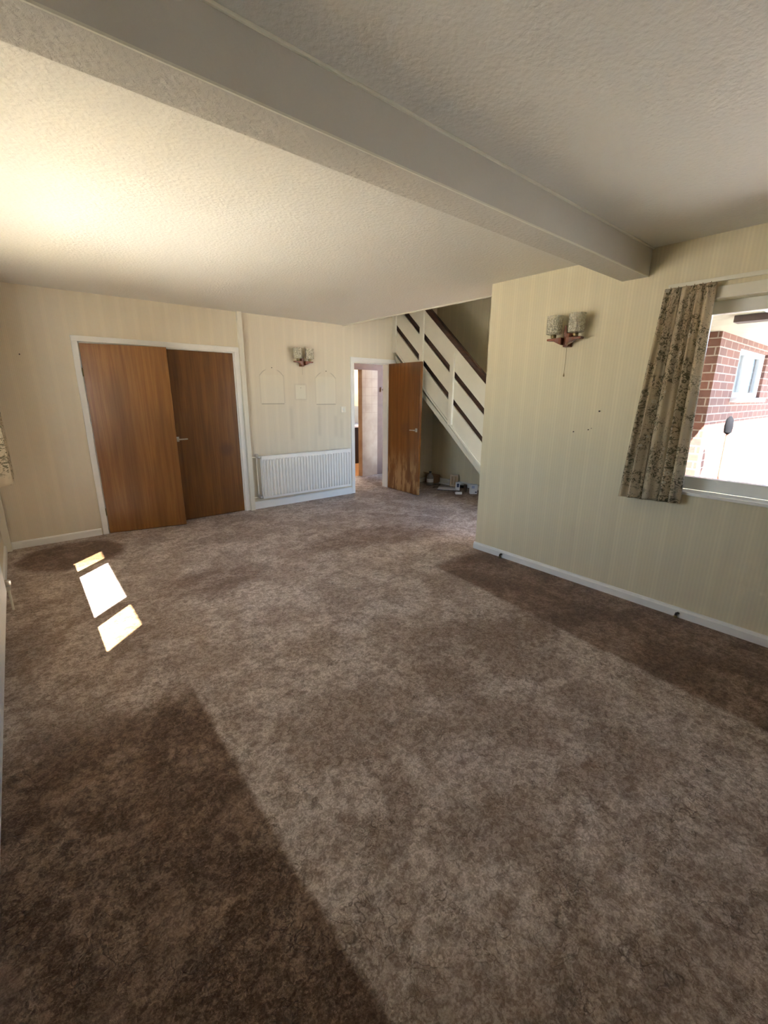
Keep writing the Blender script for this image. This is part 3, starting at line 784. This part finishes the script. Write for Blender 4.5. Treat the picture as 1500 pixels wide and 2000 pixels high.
# ------------------------------------------------------------------ lobby and kitchen beyond the hall doorway
KT = 2.45
S(MB().box(4.875, 5.235, 6.50, 6.62, 0, 1.93), 'wall_kitchen_tiled', M_tile)
w_ = MB(); w_.box(5.235, 7.0, 6.50, 6.62, 0, KT); w_.box(3.2, 5.235, 6.50, 6.62, 1.93, KT)
S(w_, 'wall_lobby', M_plum)
S(MB().box(3.2, 4.0, 6.50, 6.62, 0, 1.93), 'wall_lobby', M_plum)
S(MB().box(3.1, 3.2, YB+.12, 8.6, 0, KT), 'wall_kitchen_left', M_cab)
S(wall_cells(MB(), 0, 7.0, 7.12, YB+.12, 8.6, 0, KT, [(6.9, 8.0, 1.0, 2.2)]), 'wall_kitchen_right', M_cab)
S(MB().box(3.1, 7.12, 8.5, 8.6, 0, KT), 'wall_kitchen_back', plain('kitchen_paint', (.62, .56, .42), .5))
S(MB().box(3.1, 7.12, YB+.12, 8.6, KT, KT+.1), 'ceiling', M_ceil)
kl = bpy.data.lights.new('kitchen_lamp', 'AREA'); kl.energy = 6; kl.size = .5; kl.color = (1, .88, .70)
ko = bpy.data.objects.new('kitchen_lamp', kl); C.objects.link(ko); ko.location = (5.3, 7.2, KT-.03)
kl2 = bpy.data.lights.new('lobby_lamp', 'AREA'); kl2.energy = .35; kl2.size = .2; kl2.color = (1, .9, .78)
ko = bpy.data.objects.new('lobby_lamp', kl2); C.objects.link(ko); ko.location = (4.5, 6.0, KT-.03)
cu = thing('wall_cabinet', 'cream kitchen wall cabinet seen through the hall doorway', 'cabinet')
MB().box(5.10, 6.30, 7.81, 8.13, 1.262, 2.10).build('body', M_cab, cu)
for a, b, hx in ((5.10, 5.497, 5.47), (5.503, 5.89, 5.80), (5.896, 6.30, 5.93)):
    dr = MB().box(a+.003, b-.003, 7.79, 7.81, 1.262, 2.10, .002).build('door', M_cab, cu)
    MB().box(hx-.025, hx+.025, 7.765, 7.79, 1.30, 1.318, .002).build('handle', M_brass, dr)
rebase(cu, (5.7, 7.95, 1.262))
bu = thing('base_unit', 'dark kitchen base unit under the pale worktop beyond the doorway', 'cabinet')
MB().box(5.10, 6.30, 7.85, 8.43, 0.0, .80).build('body', M_dark, bu)
for a, b in ((5.10, 5.497), (5.503, 5.89), (5.896, 6.30)): MB().box(a+.004, b-.004, 7.83, 7.85, .1, .78, .002).build('door', M_dark, bu)
rebase(bu, (5.7, 8.1, 0))
tag(MB().box(5.05, 6.35, 7.80, 8.48, .802, .845, .004).build('worktop', M_card), 'pale worktop in the kitchen seen through the hall doorway', 'worktop')
th = thing('thermostat', 'small brown wall thermostat on the plum wall beyond the doorway', 'thermostat')
MB().box(5.30, 5.385, 6.475, 6.50, 1.55, 1.635, .004).build('case', plain('tan_case', (.28, .15, .1), .4), th)
MB().lathe([(.018, -.012), (.018, 0)], (5.345, 6.475, 1.59), 'Y', 20).build('dial', M_hole, th)
rebase(th, (5.34, 6.5, 1.59))

# ------------------------------------------------------------------ outside
S(MB().box(-40, 60, -40, 50, -.30, -.13), 'ground', M_concrete)
S(MB().box(-3.5, XL-.30, -4, 9, -.13, -.10), 'ground', plain('bounce_ground', (.66, .64, .58), .9))  # unseen pale ground added to bounce daylight up to the ceiling
bw = wall_cells(MB(), 1, 1.27, 1.52, 5.0, 9.2, -.13, 2.08, [(5.72, 6.95, 1.50, 1.99)]); bw.box(5.0, 5.25, 1.52, YR0-.14, -.13, 2.08)
S(bw, 'wall_outside_brick', M_brick)
S(MB().box(5.72, 6.95, 1.47, 1.50, 1.5, 1.99), 'wall_outside_room', plain('pale_blue_backing', (.35, .50, .66), .6))  # pale blue sheet closing the space behind the panes
ow = thing('window_3', 'white framed window in the outside brick wall', 'window', kind='structure')
f = MB(); f.box(5.72, 6.95, 1.30, 1.36, 1.50, 1.555, .003); f.box(5.72, 6.95, 1.30, 1.36, 1.94, 1.99, .003)
for a, b in ((5.72, 5.80), (6.13, 6.28), (6.88, 6.95)): f.box(a, b, 1.30, 1.36, 1.555, 1.94, .003)
f.build('window_frame', M_upvc, ow)
MB().box(5.79, 6.14, 1.327, 1.333, 1.55, 1.945).build('pane', M_glass, ow); MB().box(6.27, 6.89, 1.327, 1.333, 1.55, 1.945).build('pane', M_glass, ow)
MB().box(5.69, 6.98, 1.21, 1.36, 1.455, 1.50, .004).build('window_sill', M_upvc, ow)
gs = thing('garden_stake', 'thin stake with a dark head standing outside against the brick wall', 'stake')
MB().tube([(4.93, 1.05, -.13), (4.99, 1.08, 1.2)], .010, 8).build('stick', plain('red_brown_stick', (.3, .1, .07), .6), gs)
MB().lathe([(.012, 0), (.030, .015), (.034, .07), (.028, .13), (.008, .16)], (4.99, 1.08, 1.18), 'Z', 16)  .build('head', plain('matte_black', (.012, .012, .014), .95, spec=.1), gs, smooth=True)
rebase(gs, (4.93, 1.05, -.13))
